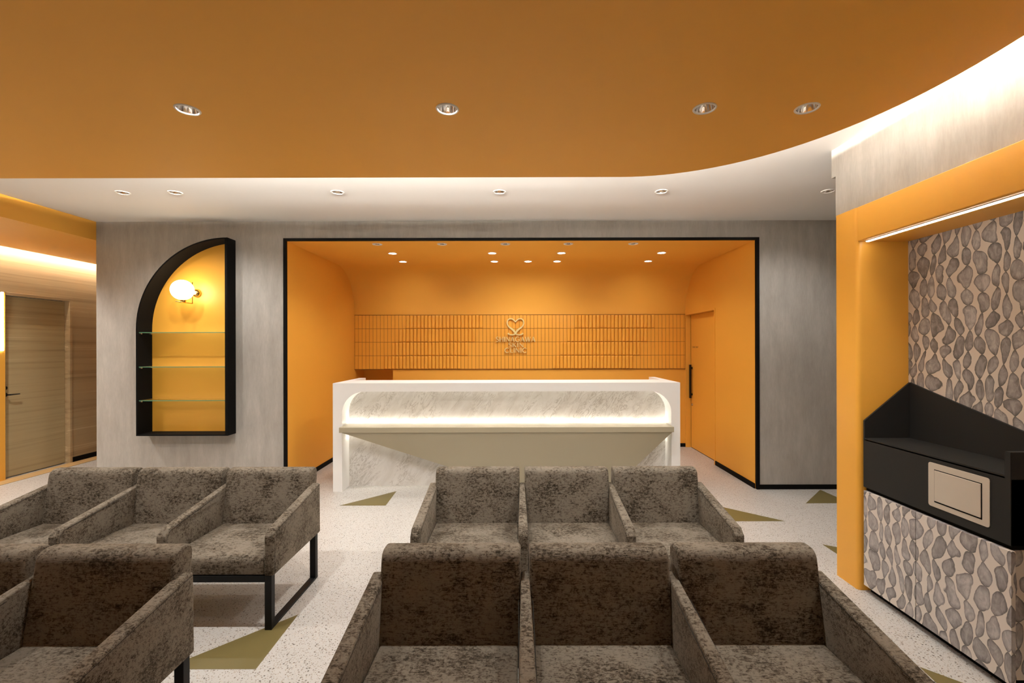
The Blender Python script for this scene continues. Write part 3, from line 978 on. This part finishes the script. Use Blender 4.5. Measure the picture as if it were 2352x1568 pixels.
obj('wall_mount', b, 'brass', lp, True, loc=(0.018, -0.001, -0.004))

# ------------------------------------------------------------------ waste station in the right niche
ws = thing('waste_station', 'black waste counter with bead patterned cabinet doors and disposal flap', 'cabinet', (2.178, 2.432, 0))
CX = 2.178
def L(y):
    return y - 2.432
YN, YFAR = 2.012, 2.868
ID = RXB - CX - 0.001
obj('body', box(nb(), 0.004, ID, L(YN), L(YFAR), 0.662, 0.955), 'black_laminate', ws)
obj('front_fascia', box(nb(), 0.0, 0.004, L(YN + 0.024), L(YFAR - 0.012), 0.662, 0.962), 'black_laminate', ws)
obj('counter_top', box(nb(), 0.0, ID, L(YN + 0.024), L(YFAR - 0.012), 0.955, 0.970), 'black_laminate', ws)
b = nb()
prism(b, [(0.0, 0.662), (0.0, 1.079), (ID - 0.012, 1.317), (ID, 1.317), (ID, 0.662)], L(YFAR - 0.012), L(YFAR), 'Y')
obj('side_panel', b, 'black_laminate', ws)
obj('side_panel', box(nb(), 0.0, ID, L(YN), L(YN + 0.024), 0.662, 1.076), 'black_laminate', ws)
obj('back_panel', prism(nb(), [(L(YFAR - 0.012), 0.97), (L(YFAR - 0.012), 1.315), (L(YN + 0.024), 1.076), (L(YN + 0.024), 0.97)], ID - 0.014, ID, 'X'), 'black_laminate', ws)
pl_ = obj('disposal_plate', None or slab(nb(), round_poly([(L(2.098), 0.706), (L(2.411), 0.706), (L(2.411), 0.935), (L(2.098), 0.935)], 0.014, 4), -0.004, 0.0, 0.001, 2, 0), 'champagne_steel', ws)
b = nb()
box(b, -0.0046, -0.0039, L(2.131), L(2.376), 0.732, 0.903)
obj('flap_gap', b, 'black', pl_)
obj('flap', box(nb(), -0.0085, -0.0042, L(2.135), L(2.372), 0.740, 0.899, 0.0015), 'champagne_steel', pl_)
for ya, yb_ in ((2.491, 2.862), (2.006, 2.487)):
    obj('door', box(nb(), -0.004, 0.016, L(ya), L(yb_), 0.047, 0.640, 0.0015), 'bead_laminate', ws)
obj('carcass', box(nb(), 0.018, ID, L(YN + 0.012), L(YFAR), 0.06, 0.6375), 'bead_wallpaper', ws)
obj('shadow_gap', box(nb(), 0.020, ID, L(YN + 0.014), L(YFAR), 0.638, 0.6615), 'black', ws)
obj('toe_kick', box(nb(), 0.045, ID, L(YN + 0.03), L(YFAR), 0.0, 0.0595), 'black', ws)

# ------------------------------------------------------------------ downlights
def downlight(x, y, z, label, group, energy, kind='deep', aim=(0, 0, -1), angle=2.3, blend=0.8):
    t = thing('downlight', label, 'downlight', (x, y, z), group)
    r = 0.0465
    ring_o = 0.056
    b = nb()
    lathe(b, [(r, 0.004), (r, -0.004), (r + 0.003, -0.0055), (ring_o - 0.003, -0.004), (ring_o, -0.0005), (ring_o, 0.0)], 32)
    obj('trim_ring', b, 'trim_white', t, True)
    if kind == 'deep':
        obj('reflector', lathe(nb(), [(r - 0.0005, 0.002), (0.042, 0.022), (0.033, 0.048), (0.020, 0.062)], 32), 'chrome', t, True)
        obj('lamp', lathe(nb(), [(0.020, 0.062), (0.016, 0.058), (0, 0.056)], 20), 'lamp_dim', t, True)
    else:
        obj('reflector', lathe(nb(), [(r - 0.0005, 0.002), (0.045, 0.010)], 32), 'chrome', t, True)
        obj('lens', lathe(nb(), [(0.045, 0.010), (0.03, 0.006), (0, 0.003)], 24), 'lamp_bright', t, True)
    light_spot(t, (0, 0, -0.008), energy, angle, blend, 0.022, aim)
    return t
pos4 = ['leftmost of four downlights in the orange dropped ceiling', 'downlight left of centre in the orange dropped ceiling', 'downlight right of centre in the orange dropped ceiling', 'rightmost downlight in the orange dropped ceiling near its curved edge']
for (x, y), l in zip(ORANGE_SPOTS, pos4):
    downlight(x, y, HO, l, 'downlights in the orange dropped ceiling', E_ORANGE * (0.55 if x > 1.2 else 1.0), aim=(0, 0.28, -1), angle=1.9)
downlight(*LEFT_FILL, HO, 'added fill downlight in the orange ceiling above the left rear bench', 'downlights in the orange dropped ceiling', E_ORANGE * 1.15, aim=(0, 0.28, -1), angle=1.9)
ordn = ['leftmost', 'second from left', 'third from left', 'fourth from left', 'fifth from left', 'rightmost']
for (x, y), l in zip(WHITE_SPOTS, ordn):
    downlight(x, y, HC, l + ' downlight in the white ceiling strip', 'downlights in the white ceiling strip', E_WHITE, aim=(0, 0.16, -1))
def rowlab(n):
    return ['leftmost', 'second from left', 'third from left', 'second from right', 'rightmost'] if n == 5 else ['leftmost', 'second from left', 'second from right', 'rightmost']
for (x, y), l in zip(ROW1, rowlab(5)):
    downlight(x, y, HA, l + ' dark downlight in the front row of the alcove ceiling', 'front row of alcove downlights', E_ROW1)
for (x, y), l in zip(ROW2, rowlab(4)):
    downlight(x, y, HA, l + ' lit downlight in the middle row of the alcove ceiling', 'middle row of alcove downlights', E_ROW2, 'lens')
for (x, y), l in zip(ROW3, rowlab(5)):
    downlight(x, y, HA, l + ' bright downlight in the rear row of the alcove ceiling', 'rear row of alcove downlights', E_ROW3, 'lens', (0, 0.42, -1))
for (x, y), l in zip(BACK_FILLS, ('left front', 'middle front', 'right front', 'left rear', 'middle rear', 'right rear')):
    downlight(x, y, HO, l + ' added fill downlight of the six out of view in the orange ceiling', 'added fill downlights out of view', E_BACK_FILL if y > 0 else 85, angle=2.3 if y > 0 else 1.3, aim=(0, 0, -1) if y > 0 else (0, -0.2, -1))

for y, l in ((4.3, 'farthest'), (2.8, 'middle'), (1.3, 'nearest')):  # unseen lamps added to brighten the dark corridor and its door
    downlight(-5.2, y, 2.704, l + ' added fill downlight in the corridor soffit', 'added corridor fill lights', E_CORR_FILL)

# ------------------------------------------------------------------ waiting benches
PITCH, AT = 0.592, 0.054
def make_bench(loc, label):
    t = thing('waiting_bench', label, 'bench', loc, 'three seat waiting benches')
    W = 3 * PITCH + AT
    x0 = -W / 2 + AT / 2
    aprof = round_poly([(0.0, 0.298), (0.0, 0.512), (0.036, 0.546), (0.585, 0.636), (0.590, 0.302)], [0.008, 0.012, 0.014, 0.012, 0.012], 4)
    for i in range(4):
        b = slab(nb(), aprof, -AT / 2, AT / 2, 0.010, 3, 1)
        for v in b.verts:
            if i in (1, 2) and v.co.y > 0.42 and v.co.z > 0.40:
                v.co.x *= 1 - 0.36 * min(1, (v.co.y - 0.42) / 0.10)
        a = obj('armrest', b, 'chenille', t, loc=(x0 + i * PITCH, 0, 0))
        smooth_by_angle(a, 40)
        seam = nb()
        for s in (-1, 1):
            if (i == 0 and s < 0) or (i == 3 and s > 0) or True:
                ymax = 0.58 if i in (0, 3) else 0.43
                tube(seam, [(s * (AT / 2 - 0.0003), 0.012, 0.31), (s * (AT / 2 - 0.0003), 0.012, 0.500), (s * (AT / 2 - 0.0003), 0.040, 0.534), (s * (AT / 2 - 0.0003), ymax, 0.534 + (ymax - 0.04) * 0.1639)], 0.0013, 6)
        obj('piping', seam, 'dark_fabric', a)
    bprof = round_poly([(0.470, 0.315), (0.540, 0.735), (0.652, 0.735), (0.602, 0.315)], [0.02, 0.052, 0.050, 0.02], 7)
    # subdivide the straight faces a little so the front can belly out
    for i in range(3):
        xc = x0 + (i + 0.5) * PITCH
        sw = PITCH - AT - 0.004
        sprof = round_poly([(0.004, 0.300), (0.000, 0.404), (0.505, 0.398), (0.505, 0.300)], [0.015, 0.050, 0.01, 0.01], 7)
        s = obj('seat_cushion', slab(nb(), sprof, -sw / 2, sw / 2, 0.010, 3, 3), 'chenille', t, loc=(xc, 0, 0))
        smooth_by_angle(s, 45)
        bw = PITCH - 0.034
        k = obj('backrest', slab(nb(), bprof, -bw / 2, bw / 2, 0.014, 4, 3), 'chenille', t, loc=(xc, 0, 0))
        smooth_by_angle(k, 45)
    lx = W / 2 - 0.034
    for s in (-1, 1):
        for yy in (0.004, 0.545):
            obj('leg', box(nb(), s * lx - 0.019, s * lx + 0.019, yy, yy + 0.036, 0.0, 0.2975, 0.0015), 'black_steel', t)
        obj('floor_rail', box(nb(), s * lx - 0.019, s * lx + 0.019, 0.040, 0.545, 0.0, 0.014, 0.001), 'black_steel', t)
    for yy in (0.004, 0.545):
        obj('seat_rail', box(nb(), -lx + 0.019, lx - 0.019, yy, yy + 0.036, 0.262, 0.2975, 0.0015), 'black_steel', t)
    return t
def copy_tree(o, parent=None):
    c = o.copy()
    COL.objects.link(c)
    if parent is not None:
        c.parent = parent
    for ch in o.children:
        copy_tree(ch, c)
    return c
xr_, xl_ = (-0.59 + 1.238) / 2, -1.335 - (3 * PITCH + AT) / 2
b0 = make_bench((xr_, 2.485, 0), 'brown chenille three seat bench directly in front of the reception desk')
for (x, y), lab in (((xl_, 2.485), 'brown chenille three seat bench below the arched display niche'),
                    ((xr_, 1.275), 'nearest brown chenille three seat bench in the foreground centre'),
                    ((xl_ + 0.01, 1.275), 'brown chenille bench cut off by the lower left picture corner')):
    c = copy_tree(b0)
    c.location = (x, y, 0)
    c['label'] = lab
